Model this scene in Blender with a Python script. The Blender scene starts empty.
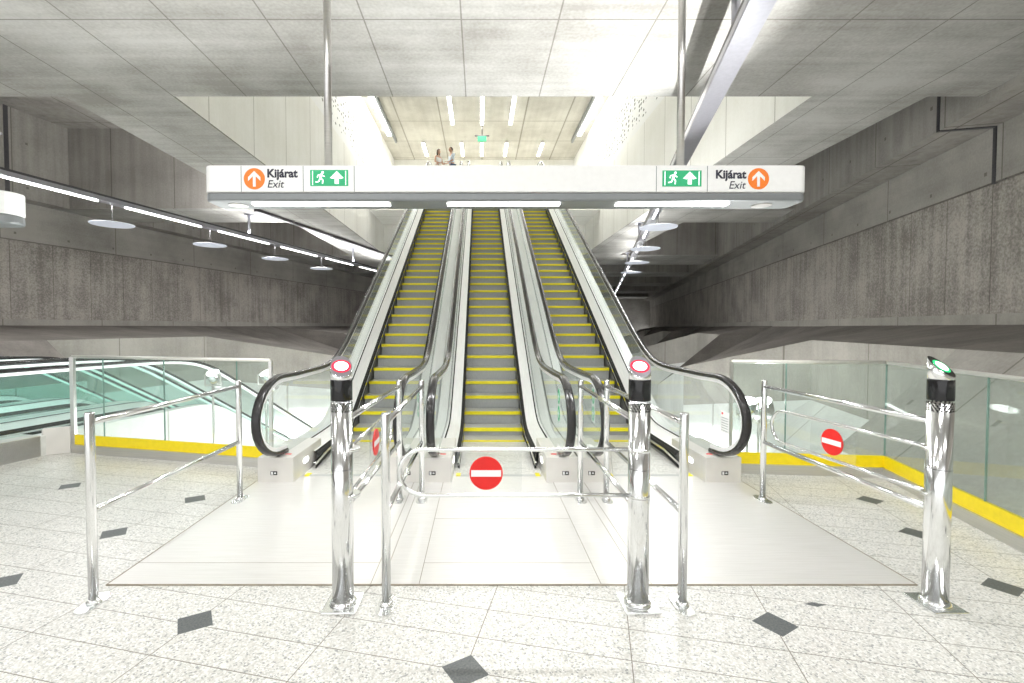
import bpy, bmesh, math, random
from mathutils import Vector, Matrix, Euler
random.seed(7)
PI = math.pi
SC = bpy.context.scene
COL = SC.collection
TH = math.radians(13.54)            # the station box is turned by this against the escalators
SI, CO = math.sin(TH), math.cos(TH)

# ---------------------------------------------------------------- camera
cam_data = bpy.data.cameras.new('camera')
cam = bpy.data.objects.new('camera', cam_data)
COL.objects.link(cam)
cam.location = (0, 0, 1.65)
cam.rotation_euler = (math.radians(90 - 1.695), 0, 0)
cam_data.sensor_width = 36.0
cam_data.lens = 36.0 * 490 / 1024
cam_data.shift_x = 0.03125
cam_data.clip_start = 0.05
cam_data.clip_end = 300
SC.camera = cam

# ---------------------------------------------------------------- world and exposure
world = bpy.data.worlds.new('world')
SC.world = world
world.use_nodes = True
world.node_tree.nodes['Background'].inputs[0].default_value = (0.985, 0.99, 1.0, 1)
world.node_tree.nodes['Background'].inputs[1].default_value = 1.0
SC.view_settings.view_transform = 'Standard'
SC.view_settings.look = 'None'
SC.view_settings.gamma = 1
SC.view_settings.use_curve_mapping = False
SC.view_settings.exposure = 0.82
SC.cycles.use_denoising = True
SC.cycles.max_bounces = 10
SC.cycles.transparent_max_bounces = 24
SC.cycles.sample_clamp_indirect = 6


def st(s, v, z=0.0):
    """station frame (s along the hall, v across it) to world"""
    return Vector((s * SI + v * CO, s * CO - v * SI, z))


def area(name, loc, sx, sy, power, rot=(0, 0, 0), col=(1, 1, 1), spread=PI):
    l = bpy.data.lights.new(name, 'AREA')
    l.shape = 'RECTANGLE'
    l.size = sx; l.size_y = sy; l.energy = power; l.color = col; l.spread = spread
    o = bpy.data.objects.new(name, l)
    COL.objects.link(o)
    o.location = loc; o.rotation_euler = rot
    return o


def spot(name, loc, target, power, angle, blend=0.2, radius=0.05, col=(1, 1, 1)):
    l = bpy.data.lights.new(name, 'SPOT')
    l.energy = power; l.spot_size = angle; l.spot_blend = blend; l.shadow_soft_size = radius; l.color = col
    o = bpy.data.objects.new(name, l)
    COL.objects.link(o)
    o.location = loc
    o.rotation_euler = (Vector(target) - Vector(loc)).to_track_quat('-Z', 'Y').to_euler()
    return o


# added lamps: unseen ceiling fittings that brighten the gate hall floor (their housings are built below)
HALL_FILL_LAMPS = [(-5.2, 1.6), (-1.6, 1.6), (2.2, 1.6), (5.2, 1.6), (-3.4, -1.8), (0.2, -1.8), (3.8, -1.8)]
for (lx, ly) in HALL_FILL_LAMPS:
    area('hall_fill_light', (lx, ly, 5.40), 1.5, 0.30, 40, col=(1, 0.99, 0.97))
# the upper hall and its light well
for (lx, ly) in [(-3.1, 22.5), (0.1, 23.0), (3.4, 22.5), (-3.1, 28), (0.1, 28), (3.4, 28)]:
    area('upper_lamp_light', (lx, ly, 11.55), 0.3, 4.0, 52, col=(1, 0.985, 0.94))
for (lx, rz) in [(-4.75, 0.5), (5.2, -0.5)]:
    area('cove_light', (lx, 17.5, 11.6), 0.3, 17, 78, rot=(0, rz, 0), col=(1, 0.99, 0.95))

# the tubes of the two suspended tracks, plus upward lights added to brighten the soffit
for (v, s0, n, pw) in ((-11.9, 2.0, 8, 45), (1.5, 10.5, 6, 35)):
    for k in range(n):
        p = st(s0 + 3.2 * k + 1.25, v, 4.70)
        area('track_lamp_light', p, 0.1, 2.5, pw, rot=(0, 0, -TH))
        area('added_track_uplight', st(s0 + 3.2 * k + 1.25, v, 4.94), 0.1, 2.5, 35 if v < 0 else 16, rot=(PI, 0, -TH))
# fill lights added under the gate hall floor to brighten the pit
for (s, v) in ((6.5, -10), (10, -4), (8, 4.2), (14, -9), (14, 2.0), (3, 4.6)):
    area('pit_fill_light', st(s, v, -0.8 if v > 3.9 or v < -9.9 else -1.2), 2.0, 0.3, 330)

area('shaft_fill_light', (-2.60, 8.6, -0.45), 0.14, 2.4, 40, rot=(0, PI / 2, 0))  # sideways fill light added to brighten the descending escalator's cladding

# ---------------------------------------------------------------- materials
def new_mat(name):
    m = bpy.data.materials.new(name)
    m.use_nodes = True
    return m, m.node_tree.nodes, m.node_tree.links, m.node_tree.nodes['Principled BSDF']


def simple(name, col, rough=0.5, metal=0.0, noise=0.0, nscale=20.0, bump=0.0, aniso=None, spec=0.5):
    m, N, L, B = new_mat(name)
    B.inputs['Roughness'].default_value = rough
    B.inputs['Metallic'].default_value = metal
    B.inputs['Specular IOR Level'].default_value = spec
    tc = N.new('ShaderNodeTexCoord')
    mp = N.new('ShaderNodeMapping')
    L.new(tc.outputs['Object'], mp.inputs[0])
    if aniso:
        mp.inputs['Scale'].default_value = aniso
    n = N.new('ShaderNodeTexNoise')
    n.inputs['Scale'].default_value = nscale
    n.inputs['Detail'].default_value = 4
    L.new(mp.outputs[0], n.inputs[0])
    r = N.new('ShaderNodeValToRGB')
    a = [max(0, c * (1 - noise)) for c in col]
    b = [min(1, c * (1 + noise)) for c in col]
    r.color_ramp.elements[0].color = (*a, 1); r.color_ramp.elements[0].position = 0.3
    r.color_ramp.elements[1].color = (*b, 1); r.color_ramp.elements[1].position = 0.7
    L.new(n.outputs[0], r.inputs[0]); L.new(r.outputs[0], B.inputs['Base Color'])
    if bump:
        bp = N.new('ShaderNodeBump'); bp.inputs['Strength'].default_value = bump; bp.inputs['Distance'].default_value = 0.01
        L.new(n.outputs[0], bp.inputs['Height']); L.new(bp.outputs[0], B.inputs['Normal'])
    return m


def emit(name, col, strength, base=(0.8, 0.8, 0.8)):
    m, N, L, B = new_mat(name)
    B.inputs['Base Color'].default_value = (*base, 1)
    B.inputs['Emission Color'].default_value = (*col, 1)
    B.inputs['Emission Strength'].default_value = strength
    return m


def math_node(N, L, op, a, b=None, c=None):
    n = N.new('ShaderNodeMath'); n.operation = op
    for i, v in enumerate((a, b, c)):
        if v is None: continue
        if isinstance(v, (int, float)): n.inputs[i].default_value = v
        else: L.new(v, n.inputs[i])
    return n.outputs[0]


def line_mask(N, L, coord, period, offset, width):
    """1 on thin lines every `period` along coord"""
    a = math_node(N, L, 'SUBTRACT', coord, offset)
    a = math_node(N, L, 'DIVIDE', a, period)
    a = math_node(N, L, 'FRACT', a)
    a = math_node(N, L, 'SUBTRACT', a, 0.5)
    a = math_node(N, L, 'ABSOLUTE', a)
    return math_node(N, L, 'GREATER_THAN', a, 0.5 - width / period / 2)


def concrete(name, light, dark, grain='Z', joints=(), coarse=0.0, streak=0.5, rough=0.8, holes=False, cell=1.0):
    """cast concrete: clouds, board grain along `grain`, thin joints [(axis, period, offset, width)]"""
    m, N, L, B = new_mat(name)
    B.inputs['Roughness'].default_value = rough
    B.inputs['Specular IOR Level'].default_value = 0.25
    tc = N.new('ShaderNodeTexCoord')
    sep = N.new('ShaderNodeSeparateXYZ'); L.new(tc.outputs['Object'], sep.inputs[0])
    cloud = N.new('ShaderNodeTexNoise'); cloud.inputs['Scale'].default_value = 0.55 * cell
    cloud.inputs['Detail'].default_value = 7; cloud.inputs['Roughness'].default_value = 0.6
    L.new(tc.outputs['Object'], cloud.inputs[0])
    mp = N.new('ShaderNodeMapping')
    sc = {'Z': (5.0, 5.0, 0.25), 'Y': (5.0, 0.25, 5.0), 'X': (0.25, 5.0, 5.0)}[grain]
    mp.inputs['Scale'].default_value = sc
    L.new(tc.outputs['Object'], mp.inputs[0])
    gr = N.new('ShaderNodeTexNoise'); gr.inputs['Scale'].default_value = 1.0; gr.inputs['Detail'].default_value = 5
    L.new(mp.outputs[0], gr.inputs[0])
    fine = N.new('ShaderNodeTexNoise'); fine.inputs['Scale'].default_value = 22; fine.inputs['Detail'].default_value = 4
    L.new(tc.outputs['Object'], fine.inputs[0])
    f = math_node(N, L, 'MULTIPLY', cloud.outputs[0], 1 - streak * 0.55)
    g = math_node(N, L, 'MULTIPLY', gr.outputs[0], streak * 0.55)
    f = math_node(N, L, 'ADD', f, g)
    h = math_node(N, L, 'SUBTRACT', fine.outputs[0], 0.5)
    h = math_node(N, L, 'MULTIPLY', h, 0.24 + coarse)
    f = math_node(N, L, 'ADD', f, h)
    r = N.new('ShaderNodeValToRGB')
    r.color_ramp.elements[0].position = 0.36; r.color_ramp.elements[0].color = (*dark, 1)
    r.color_ramp.elements[1].position = 0.62; r.color_ramp.elements[1].color = (*light, 1)
    L.new(f, r.inputs[0])
    out = r.outputs[0]
    ax = {'X': sep.outputs[0], 'Y': sep.outputs[1], 'Z': sep.outputs[2]}
    mask = None
    for (a, p, o, w) in joints:
        k = line_mask(N, L, ax[a], p, o, w)
        mask = k if mask is None else math_node(N, L, 'MAXIMUM', mask, k)
    if holes:      # formwork tie holes
        a = line_mask(N, L, ax['Y'], 1.6, 0.4, 0.07); b = line_mask(N, L, ax['Z'], 1.35, 0.55, 0.07)
        k = math_node(N, L, 'MULTIPLY', a, b)
        mask = k if mask is None else math_node(N, L, 'MAXIMUM', mask, k)
    if mask is not None:
        mx = N.new('ShaderNodeMix'); mx.data_type = 'RGBA'
        L.new(math_node(N, L, 'MULTIPLY', mask, 0.6), mx.inputs[0])
        L.new(out, mx.inputs[6])
        mx.inputs[7].default_value = (dark[0] * 0.35, dark[1] * 0.33, dark[2] * 0.28, 1)
        out = mx.outputs[2]
    L.new(out, B.inputs['Base Color'])
    bp = N.new('ShaderNodeBump'); bp.inputs['Strength'].default_value = 0.25 + coarse; bp.inputs['Distance'].default_value = 0.02
    L.new(f, bp.inputs['Height']); L.new(bp.outputs[0], B.inputs['Normal'])
    return m


def glass(name, tint, refl=0.12, haze=0.0):
    m, N, L, B = new_mat(name)
    N.remove(B)
    out = [n for n in N if n.type == 'OUTPUT_MATERIAL'][0]
    tr = N.new('ShaderNodeBsdfTransparent'); tr.inputs[0].default_value = (*tint, 1)
    gl = N.new('ShaderNodeBsdfGlossy'); gl.inputs['Roughness'].default_value = 0.02
    lw = N.new('ShaderNodeLayerWeight'); lw.inputs[0].default_value = 0.5
    fr = math_node(N, L, 'POWER', lw.outputs['Facing'], 4.5)
    fr = math_node(N, L, 'MULTIPLY_ADD', fr, 0.9, 0.045)
    mx = N.new('ShaderNodeMixShader')
    k = math_node(N, L, 'MULTIPLY', fr, refl)
    k = math_node(N, L, 'MINIMUM', k, 0.9)
    L.new(k, mx.inputs[0]); L.new(tr.outputs[0], mx.inputs[1]); L.new(gl.outputs[0], mx.inputs[2])
    last = mx.outputs[0]
    if haze:
        df = N.new('ShaderNodeBsdfDiffuse'); df.inputs[0].default_value = (0.78, 0.86, 0.82, 1)
        m2 = N.new('ShaderNodeMixShader'); m2.inputs[0].default_value = haze
        L.new(last, m2.inputs[1]); L.new(df.outputs[0], m2.inputs[2]); last = m2.outputs[0]
    L.new(last, out.inputs[0])
    return m


def terrazzo():
    m, N, L, B = new_mat('terrazzo')
    B.inputs['Roughness'].default_value = 0.28
    tc = N.new('ShaderNodeTexCoord')
    mp = N.new('ShaderNodeMapping'); mp.inputs['Rotation'].default_value = (0, 0, TH)
    L.new(tc.outputs['Object'], mp.inputs[0])
    sep = N.new('ShaderNodeSeparateXYZ'); L.new(mp.outputs[0], sep.inputs[0])
    v, s = sep.outputs[0], sep.outputs[1]
    vo = N.new('ShaderNodeTexVoronoi'); vo.inputs['Scale'].default_value = 110
    L.new(tc.outputs['Object'], vo.inputs[0])
    sp = N.new('ShaderNodeSeparateColor'); L.new(vo.outputs['Color'], sp.inputs[0])
    r = N.new('ShaderNodeValToRGB'); r.color_ramp.interpolation = 'CONSTANT'
    e = r.color_ramp.elements
    e[0].position = 0; e[0].color = (0.36, 0.37, 0.355, 1)
    e[1].position = 0.08; e[1].color = (0.56, 0.56, 0.525, 1)
    for p, c in ((0.24, (0.72, 0.715, 0.68)), (0.55, (0.83, 0.825, 0.795)), (0.80, (0.65, 0.635, 0.59))):
        q = e.new(p); q.color = (*c, 1)
    L.new(sp.outputs[0], r.inputs[0])
    cl = N.new('ShaderNodeTexNoise'); cl.inputs['Scale'].default_value = 1.3; cl.inputs['Detail'].default_value = 3
    L.new(tc.outputs['Object'], cl.inputs[0])
    k1 = line_mask(N, L, s, 0.2617, 2.223 - 0.13085, 0.006)
    k1 = line_mask(N, L, s, 0.2617, 2.223 + 0.13085 * 0, 0.0055)
    k2 = line_mask(N, L, v, 0.785, -0.611, 0.0055)
    k = math_node(N, L, 'MAXIMUM', k1, k2)
    mx = N.new('ShaderNodeMix'); mx.data_type = 'RGBA'
    L.new(math_node(N, L, 'MULTIPLY', k, 0.95), mx.inputs[0]); L.new(r.outputs[0], mx.inputs[6])
    mx.inputs[7].default_value = (0.22, 0.20, 0.16, 1)
    mt = N.new('ShaderNodeMix'); mt.data_type = 'RGBA'; mt.blend_type = 'MULTIPLY'
    mt.inputs[0].default_value = 0.12
    L.new(mx.outputs[2], mt.inputs[6]); L.new(cl.outputs[0], mt.inputs[7])
    L.new(mt.outputs[2], B.inputs['Base Color'])
    return m


def steel_plate():
    m, N, L, B = new_mat('floor_plate_steel')
    B.inputs['Metallic'].default_value = 0.35
    B.inputs['Roughness'].default_value = 0.33
    tc = N.new('ShaderNodeTexCoord')
    mp = N.new('ShaderNodeMapping'); mp.inputs['Scale'].default_value = (1.2, 30, 1)
    L.new(tc.outputs['Object'], mp.inputs[0])
    n = N.new('ShaderNodeTexNoise'); n.inputs['Scale'].default_value = 2.5; n.inputs['Detail'].default_value = 5
    L.new(mp.outputs[0], n.inputs[0])
    r = N.new('ShaderNodeValToRGB')
    r.color_ramp.elements[0].position = 0.3; r.color_ramp.elements[0].color = (0.72, 0.71, 0.68, 1)
    r.color_ramp.elements[1].position = 0.7; r.color_ramp.elements[1].color = (0.80, 0.79, 0.77, 1)
    L.new(n.outputs[0], r.inputs[0]); L.new(r.outputs[0], B.inputs['Base Color'])
    rr = N.new('ShaderNodeMapRange'); rr.inputs[3].default_value = 0.26; rr.inputs[4].default_value = 0.42
    L.new(n.outputs[0], rr.inputs[0]); L.new(rr.outputs[0], B.inputs['Roughness'])
    return m


def mosaic():
    """plaster wall with columns of small grey marks in its middle zone"""
    m, N, L, B = new_mat('patterned_plaster')
    B.inputs['Roughness'].default_value = 0.7
    tc = N.new('ShaderNodeTexCoord')
    sep = N.new('ShaderNodeSeparateXYZ'); L.new(tc.outputs['Object'], sep.inputs[0])
    vo = N.new('ShaderNodeTexVoronoi'); vo.inputs['Scale'].default_value = 5.0; vo.inputs['Randomness'].default_value = 0.35
    mp = N.new('ShaderNodeMapping'); mp.inputs['Scale'].default_value = (1, 0.8, 1.2)
    L.new(tc.outputs['Object'], mp.inputs[0]); L.new(mp.outputs[0], vo.inputs[0])
    d = math_node(N, L, 'LESS_THAN', vo.outputs['Distance'], 0.36)
    n = N.new('ShaderNodeTexNoise'); n.inputs['Scale'].default_value = 1.1
    L.new(tc.outputs['Object'], n.inputs[0])
    a = math_node(N, L, 'GREATER_THAN', n.outputs[0], 0.40)
    z1 = math_node(N, L, 'GREATER_THAN', sep.outputs[2], 9.0)
    z2 = math_node(N, L, 'LESS_THAN', sep.outputs[2], 10.8)
    k = math_node(N, L, 'MULTIPLY', math_node(N, L, 'MULTIPLY', d, a), math_node(N, L, 'MULTIPLY', z1, z2))
    mx = N.new('ShaderNodeMix'); mx.data_type = 'RGBA'
    L.new(math_node(N, L, 'MULTIPLY', k, 0.95), mx.inputs[0])
    mx.inputs[6].default_value = (0.88, 0.88, 0.86, 1); mx.inputs[7].default_value = (0.12, 0.12, 0.11, 1)
    L.new(mx.outputs[2], B.inputs['Base Color'])
    return m


M = {}
M['ceil'] = concrete('ceiling_concrete', (0.52, 0.515, 0.49), (0.31, 0.30, 0.275), 'X',
                     [('X', 1.25, -5.24, 0.02), ('Y', 5.1, 6.4, 0.022)], streak=0.5)
M['coffer'] = concrete('coffer_concrete', (0.40, 0.38, 0.35), (0.26, 0.245, 0.225), 'Z',
                       [('X', 2.1, 0.3, 0.03), ('Y', 2.4, 11.2, 0.03)], streak=0.7, holes=True)
M['wall'] = concrete('wall_concrete_smooth', (0.46, 0.44, 0.405), (0.31, 0.295, 0.27), 'Y',
                     [('Y', 3.7, 11.2, 0.03)], streak=0.4, holes=True)
M['rough'] = concrete('wall_concrete_rough', (0.48, 0.445, 0.405), (0.24, 0.222, 0.20), 'Z',
                      [('Y', 1.25, 0.2, 0.02)], coarse=0.35, streak=0.75, cell=1.4)
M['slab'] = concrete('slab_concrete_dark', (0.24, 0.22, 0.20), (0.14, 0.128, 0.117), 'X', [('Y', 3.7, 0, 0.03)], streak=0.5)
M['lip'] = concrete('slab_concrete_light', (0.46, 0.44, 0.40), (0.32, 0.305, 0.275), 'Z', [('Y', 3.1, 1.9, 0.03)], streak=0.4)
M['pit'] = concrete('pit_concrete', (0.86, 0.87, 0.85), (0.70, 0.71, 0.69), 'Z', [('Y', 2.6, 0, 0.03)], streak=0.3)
M['cream'] = concrete('light_well_concrete', (0.91, 0.905, 0.86), (0.82, 0.81, 0.75), 'Z', [('Y', 1.9, 9.6, 0.03)], streak=0.5)
M['upceil'] = concrete('upper_ceiling_concrete', (0.60, 0.58, 0.52), (0.44, 0.42, 0.365), 'Y',
                       [('X', 2.05, 0.12, 0.07), ('Y', 2.6, 22, 0.05)], streak=0.5)
M['mosaic'] = mosaic()
M['terrazzo'] = terrazzo()
M['inset'] = simple('dark_stone_inset', (0.10, 0.11, 0.11), 0.4, noise=0.35, nscale=90)
M['plate'] = steel_plate()
M['joint'] = simple('joint_brass', (0.30, 0.26, 0.20), 0.5, noise=0.2)
M['chrome'] = simple('polished_steel', (0.86, 0.87, 0.87), 0.15, 1.0, noise=0.03, nscale=6)
M['brushed'] = simple('brushed_steel', (0.66, 0.65, 0.63), 0.30, 1.0, noise=0.06, nscale=3, aniso=(1, 1, 30))
M['deck'] = simple('brushed_deck_steel', (0.90, 0.90, 0.895), 0.4, 0.2, noise=0.05, nscale=4, aniso=(30, 1, 1))
M['clad'] = simple('stainless_cladding', (0.74, 0.72, 0.68), 0.36, 0.4, noise=0.12, nscale=1.5)
M['skirt'] = simple('skirt_steel', (0.30, 0.30, 0.30), 0.35, 0.6, noise=0.1, nscale=5)
M['rubber'] = simple('black_rubber', (0.022, 0.021, 0.021), 0.22, noise=0.1)
M['brush'] = simple('black_brush', (0.015, 0.015, 0.015), 0.8, noise=0.2, nscale=200)
M['tread'] = simple('step_aluminium', (0.52, 0.53, 0.52), 0.5, 0.2, noise=0.12, nscale=60, aniso=(6, 0.3, 0.3))
M['riser'] = simple('step_riser', (0.38, 0.39, 0.385), 0.5, 0.15, noise=0.15, nscale=60, aniso=(6, 0.3, 0.3))
M['yellow'] = simple('safety_yellow', (0.88, 0.78, 0.01), 0.45, noise=0.04)
M['yband'] = simple('yellow_band', (0.95, 0.74, 0.01), 0.4, noise=0.04)
M['glass'] = glass('clear_glass', (0.93, 0.975, 0.955), 0.9, 0.035)
M['bglass'] = glass('balustrade_glass', (0.90, 0.95, 0.93), 0.8, 0.16)
M['gglass'] = glass('green_glass', (0.84, 0.955, 0.93), 0.6, 0.04)
M['guidelit'] = emit('lit_handrail_guide', (0.93, 1.0, 0.99), 0.45)
M['gedge'] = simple('glass_edge_green', (0.16, 0.27, 0.23), 0.2, noise=0.1)
M['satin'] = simple('satin_rail', (0.78, 0.77, 0.72), 0.3, 0.5, noise=0.03)
M['acrylic'] = glass('acrylic_sheet', (0.985, 0.99, 0.99), 0.8, 0.03)
M['black'] = simple('black_gloss', (0.012, 0.012, 0.013), 0.12, noise=0.1)
M['dark'] = simple('dark_grey_metal', (0.075, 0.072, 0.078), 0.4, 0.3, noise=0.1)
M['track'] = simple('track_grey', (0.40, 0.40, 0.44), 0.28, 0.8, noise=0.05)
M['white'] = simple('white_enamel', (0.88, 0.885, 0.87), 0.35, noise=0.02)
M['grey'] = simple('grey_enamel', (0.24, 0.255, 0.26), 0.35, 0.3, noise=0.03)
M['red'] = simple('sign_red', (0.78, 0.015, 0.012), 0.35, noise=0.03)
M['signwhite'] = simple('sign_white', (0.9, 0.9, 0.9), 0.4, noise=0.02)
M['orange'] = simple('sign_orange', (0.92, 0.22, 0.02), 0.4, noise=0.02)
M['ink'] = simple('sign_ink', (0.03, 0.03, 0.05), 0.5, noise=0.05)
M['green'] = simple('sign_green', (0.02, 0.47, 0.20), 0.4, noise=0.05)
M['exitlit'] = emit('exit_green_lit', (0.02, 0.5, 0.2), 0.2, (0.02, 0.30, 0.13))
M['exitwhite'] = emit('exit_white_lit', (0.9, 1.0, 0.95), 0.8)
M['tube'] = emit('tube_lamp', (1.0, 0.99, 1.0), 7)
M['tubeup'] = emit('upper_tube_lamp', (1.0, 1.0, 0.97), 3.2)
M['diff'] = emit('lamp_diffuser', (1, 1, 1), 6)
M['pend'] = emit('pendant_diffuser', (0.86, 0.90, 1.0), 0.22, (0.42, 0.44, 0.5))
M['lred'] = emit('indicator_core', (1.0, 0.86, 0.84), 2.2)
M['rred'] = emit('indicator_ring_red', (0.9, 0.02, 0.08), 0.6, (0.4, 0.01, 0.02))
M['lgreen'] = emit('indicator_core_green', (0.80, 1.0, 0.84), 2.2)
M['rgreen'] = emit('indicator_ring_green', (0.02, 0.75, 0.22), 0.5, (0.01, 0.3, 0.1))
M['skin'] = simple('skin', (0.62, 0.38, 0.27), 0.5, noise=0.05)
M['hair'] = simple('dark_hair', (0.045, 0.022, 0.012), 0.5, noise=0.3, nscale=60)
M['cloth'] = simple('white_cloth', (0.85, 0.84, 0.83), 0.85, noise=0.04)
M['cloth2'] = simple('pale_blue_cloth', (0.66, 0.74, 0.82), 0.85, noise=0.15, nscale=30)
M['jeans'] = simple('denim', (0.08, 0.12, 0.22), 0.85, noise=0.15)
M['shoe'] = simple('shoe_white', (0.6, 0.6, 0.6), 0.6, noise=0.1)
M['paper'] = simple('notice_paper', (0.85, 0.86, 0.85), 0.6, noise=0.02)


# ---------------------------------------------------------------- mesh helpers
class MB:
    def __init__(self):
        self.bm = bmesh.new()
        self.mats = []
        self.cur = 0

    def mat(self, m):
        if m not in self.mats: self.mats.append(m)
        self.cur = self.mats.index(m)
        return self

    def face(self, pts, smooth=False):
        vs = [self.bm.verts.new(p) for p in pts]
        f = self.bm.faces.new(vs); f.material_index = self.cur; f.smooth = smooth
        return f

    def box(self, x0, x1, y0, y1, z0, z1, mt=None):
        v = [self.bm.verts.new(p) for p in ((x0, y0, z0), (x1, y0, z0), (x1, y1, z0), (x0, y1, z0),
                                            (x0, y0, z1), (x1, y0, z1), (x1, y1, z1), (x0, y1, z1))]
        if mt is not None:
            for q in v: q.co = mt @ q.co
        for idx in ((3, 2, 1, 0), (4, 5, 6, 7), (0, 1, 5, 4), (1, 2, 6, 5), (2, 3, 7, 6), (3, 0, 4, 7)):
            f = self.bm.faces.new([v[i] for i in idx]); f.material_index = self.cur
        return self

    def prism(self, pts, axis, a, b):
        """extrude a 2-D outline along axis from a to b; pts are the two other coordinates in xyz order"""
        def P(p, t):
            return {'x': (t, p[0], p[1]), 'y': (p[0], t, p[1]), 'z': (p[0], p[1], t)}[axis]
        A = [self.bm.verts.new(P(p, a)) for p in pts]
        Bv = [self.bm.verts.new(P(p, b)) for p in pts]
        n = len(pts)
        fs = [self.bm.faces.new(A[::-1]), self.bm.faces.new(Bv)]
        for i in range(n):
            fs.append(self.bm.faces.new((A[i], A[(i + 1) % n], Bv[(i + 1) % n], Bv[i])))
        for f in fs: f.material_index = self.cur
        return self

    def cyl(self, p0, p1, r0, r1=None, n=20, caps=True, smooth=True):
        r1 = r0 if r1 is None else r1
        p0 = Vector(p0); p1 = Vector(p1)
        d = (p1 - p0).normalized()
        u = d.cross(Vector((0, 0, 1)))
        if u.length < 1e-4: u = Vector((1, 0, 0))
        u.normalize(); w = d.cross(u)
        A = []; Bv = []
        for i in range(n):
            a = 2 * PI * i / n
            o = u * math.cos(a) + w * math.sin(a)
            A.append(self.bm.verts.new(p0 + o * r0)); Bv.append(self.bm.verts.new(p1 + o * r1))
        for i in range(n):
            f = self.bm.faces.new((A[i], A[(i + 1) % n], Bv[(i + 1) % n], Bv[i])); f.smooth = smooth; f.material_index = self.cur
        if caps:
            for ring in (A[::-1], Bv):
                f = self.bm.faces.new(ring); f.material_index = self.cur
        return self

    def tube(self, path, r, n=12, closed=False, prof=None):
        """sweep a round (or given) profile along a path"""
        P = [Vector(p) for p in path]
        m = len(P)
        rings = []
        ref = None
        for i in range(m):
            if closed: t = P[(i + 1) % m] - P[i - 1]
            else: t = P[min(i + 1, m - 1)] - P[max(i - 1, 0)]
            t.normalize()
            if ref is None:
                ref = Vector((0, 0, 1)) if abs(t.z) < 0.9 else Vector((1, 0, 0))
                ref = (ref - t * ref.dot(t)).normalized()
            else:
                ref = (ref - t * ref.dot(t)).normalized()
            b = t.cross(ref)
            if prof is None:
                ring = [self.bm.verts.new(P[i] + ref * math.cos(2 * PI * k / n) * r + b * math.sin(2 * PI * k / n) * r) for k in range(n)]
            else:
                ring = [self.bm.verts.new(P[i] + ref * q[1] + b * q[0]) for q in prof]
            rings.append(ring)
        n = len(rings[0])
        for i in range(m if closed else m - 1):
            A, Bv = rings[i], rings[(i + 1) % m]
            for k in range(n):
                f = self.bm.faces.new((A[k], A[(k + 1) % n], Bv[(k + 1) % n], Bv[k])); f.smooth = True; f.material_index = self.cur
        if not closed:
            for ring in (rings[0][::-1], rings[-1]):
                f = self.bm.faces.new(ring); f.material_index = self.cur
        return self

    def lathe(self, prof, center=(0, 0, 0), n=28):
        c = Vector(center)
        rings = []
        for (r, z) in prof:
            rings.append([self.bm.verts.new(c + Vector((r * math.cos(2 * PI * k / n), r * math.sin(2 * PI * k / n), z))) for k in range(n)])
        for A, Bv in zip(rings, rings[1:]):
            for k in range(n):
                f = self.bm.faces.new((A[k], A[(k + 1) % n], Bv[(k + 1) % n], Bv[k])); f.smooth = True; f.material_index = self.cur
        for ring in (rings[0][::-1], rings[-1]):
            f = self.bm.faces.new(ring); f.material_index = self.cur
        return self

    def strip(self, rows, smooth=False):
        """rows of points, quads between neighbours"""
        V = [[self.bm.verts.new(p) for p in r] for r in rows]
        for A, Bv in zip(V, V[1:]):
            for k in range(len(A) - 1):
                f = self.bm.faces.new((A[k], A[k + 1], Bv[k + 1], Bv[k])); f.material_index = self.cur; f.smooth = smooth
        return self

    def build(self, name, parent=None, bevel=0.0, default=None, solid=0.0):
        if default is not None and not self.mats: self.mats = [default]
        bmesh.ops.remove_doubles(self.bm, verts=self.bm.verts, dist=1e-5)
        bmesh.ops.recalc_face_normals(self.bm, faces=self.bm.faces)
        me = bpy.data.meshes.new(name)
        self.bm.to_mesh(me); self.bm.free()
        for m in self.mats: me.materials.append(M[m] if isinstance(m, str) else m)
        o = bpy.data.objects.new(name, me)
        COL.objects.link(o)
        if parent is not None: o.parent = parent
        if bevel:
            b = o.modifiers.new('bevel', 'BEVEL'); b.width = bevel; b.segments = 2; b.limit_method = 'ANGLE'; b.angle_limit = 0.6
        if solid:
            b = o.modifiers.new('solid', 'SOLIDIFY'); b.thickness = solid; b.offset = 0
        return o


def mb(mat):
    return MB().mat(mat)


def thing(name, label, cat, loc=(0, 0, 0), rz=0.0, group=None):
    o = bpy.data.objects.new(name, None); COL.objects.link(o)
    o.empty_display_size = 0.1
    o.location = loc; o.rotation_euler = (0, 0, rz)
    o['label'] = label; o['category'] = cat
    if group: o['group'] = group
    return o


def tag(o, label, cat, group=None):
    o['label'] = label; o['category'] = cat
    if group: o['group'] = group
    return o


def struct(o, station=False):
    o['kind'] = 'structure'
    if station: o.rotation_euler = (0, 0, -TH)
    return o


def copy_tree(o, parent=None):
    c = o.copy(); COL.objects.link(c)
    if parent is not None: c.parent = parent
    for ch in [k for k in o.children]:
        copy_tree(ch, c)
    return c


def text_mesh(txt, size, name, mat, parent, loc, rot, bold=0.0, shear=0.0, align='LEFT', extrude=0.001):
    cu = bpy.data.curves.new(name, 'FONT')
    cu.body = txt; cu.size = size; cu.offset = bold; cu.shear = shear; cu.align_x = align; cu.extrude = extrude
    cu.resolution_u = 4
    t = bpy.data.objects.new('tmp', cu); COL.objects.link(t)
    bpy.context.view_layer.update()
    me = bpy.data.meshes.new_from_object(t.evaluated_get(bpy.context.evaluated_depsgraph_get()))
    bpy.data.objects.remove(t)
    me.name = name
    me.materials.clear(); me.materials.append(M[mat])
    o = bpy.data.objects.new(name, me); COL.objects.link(o)
    o.parent = parent; o.location = loc; o.rotation_euler = rot
    return o


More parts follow.
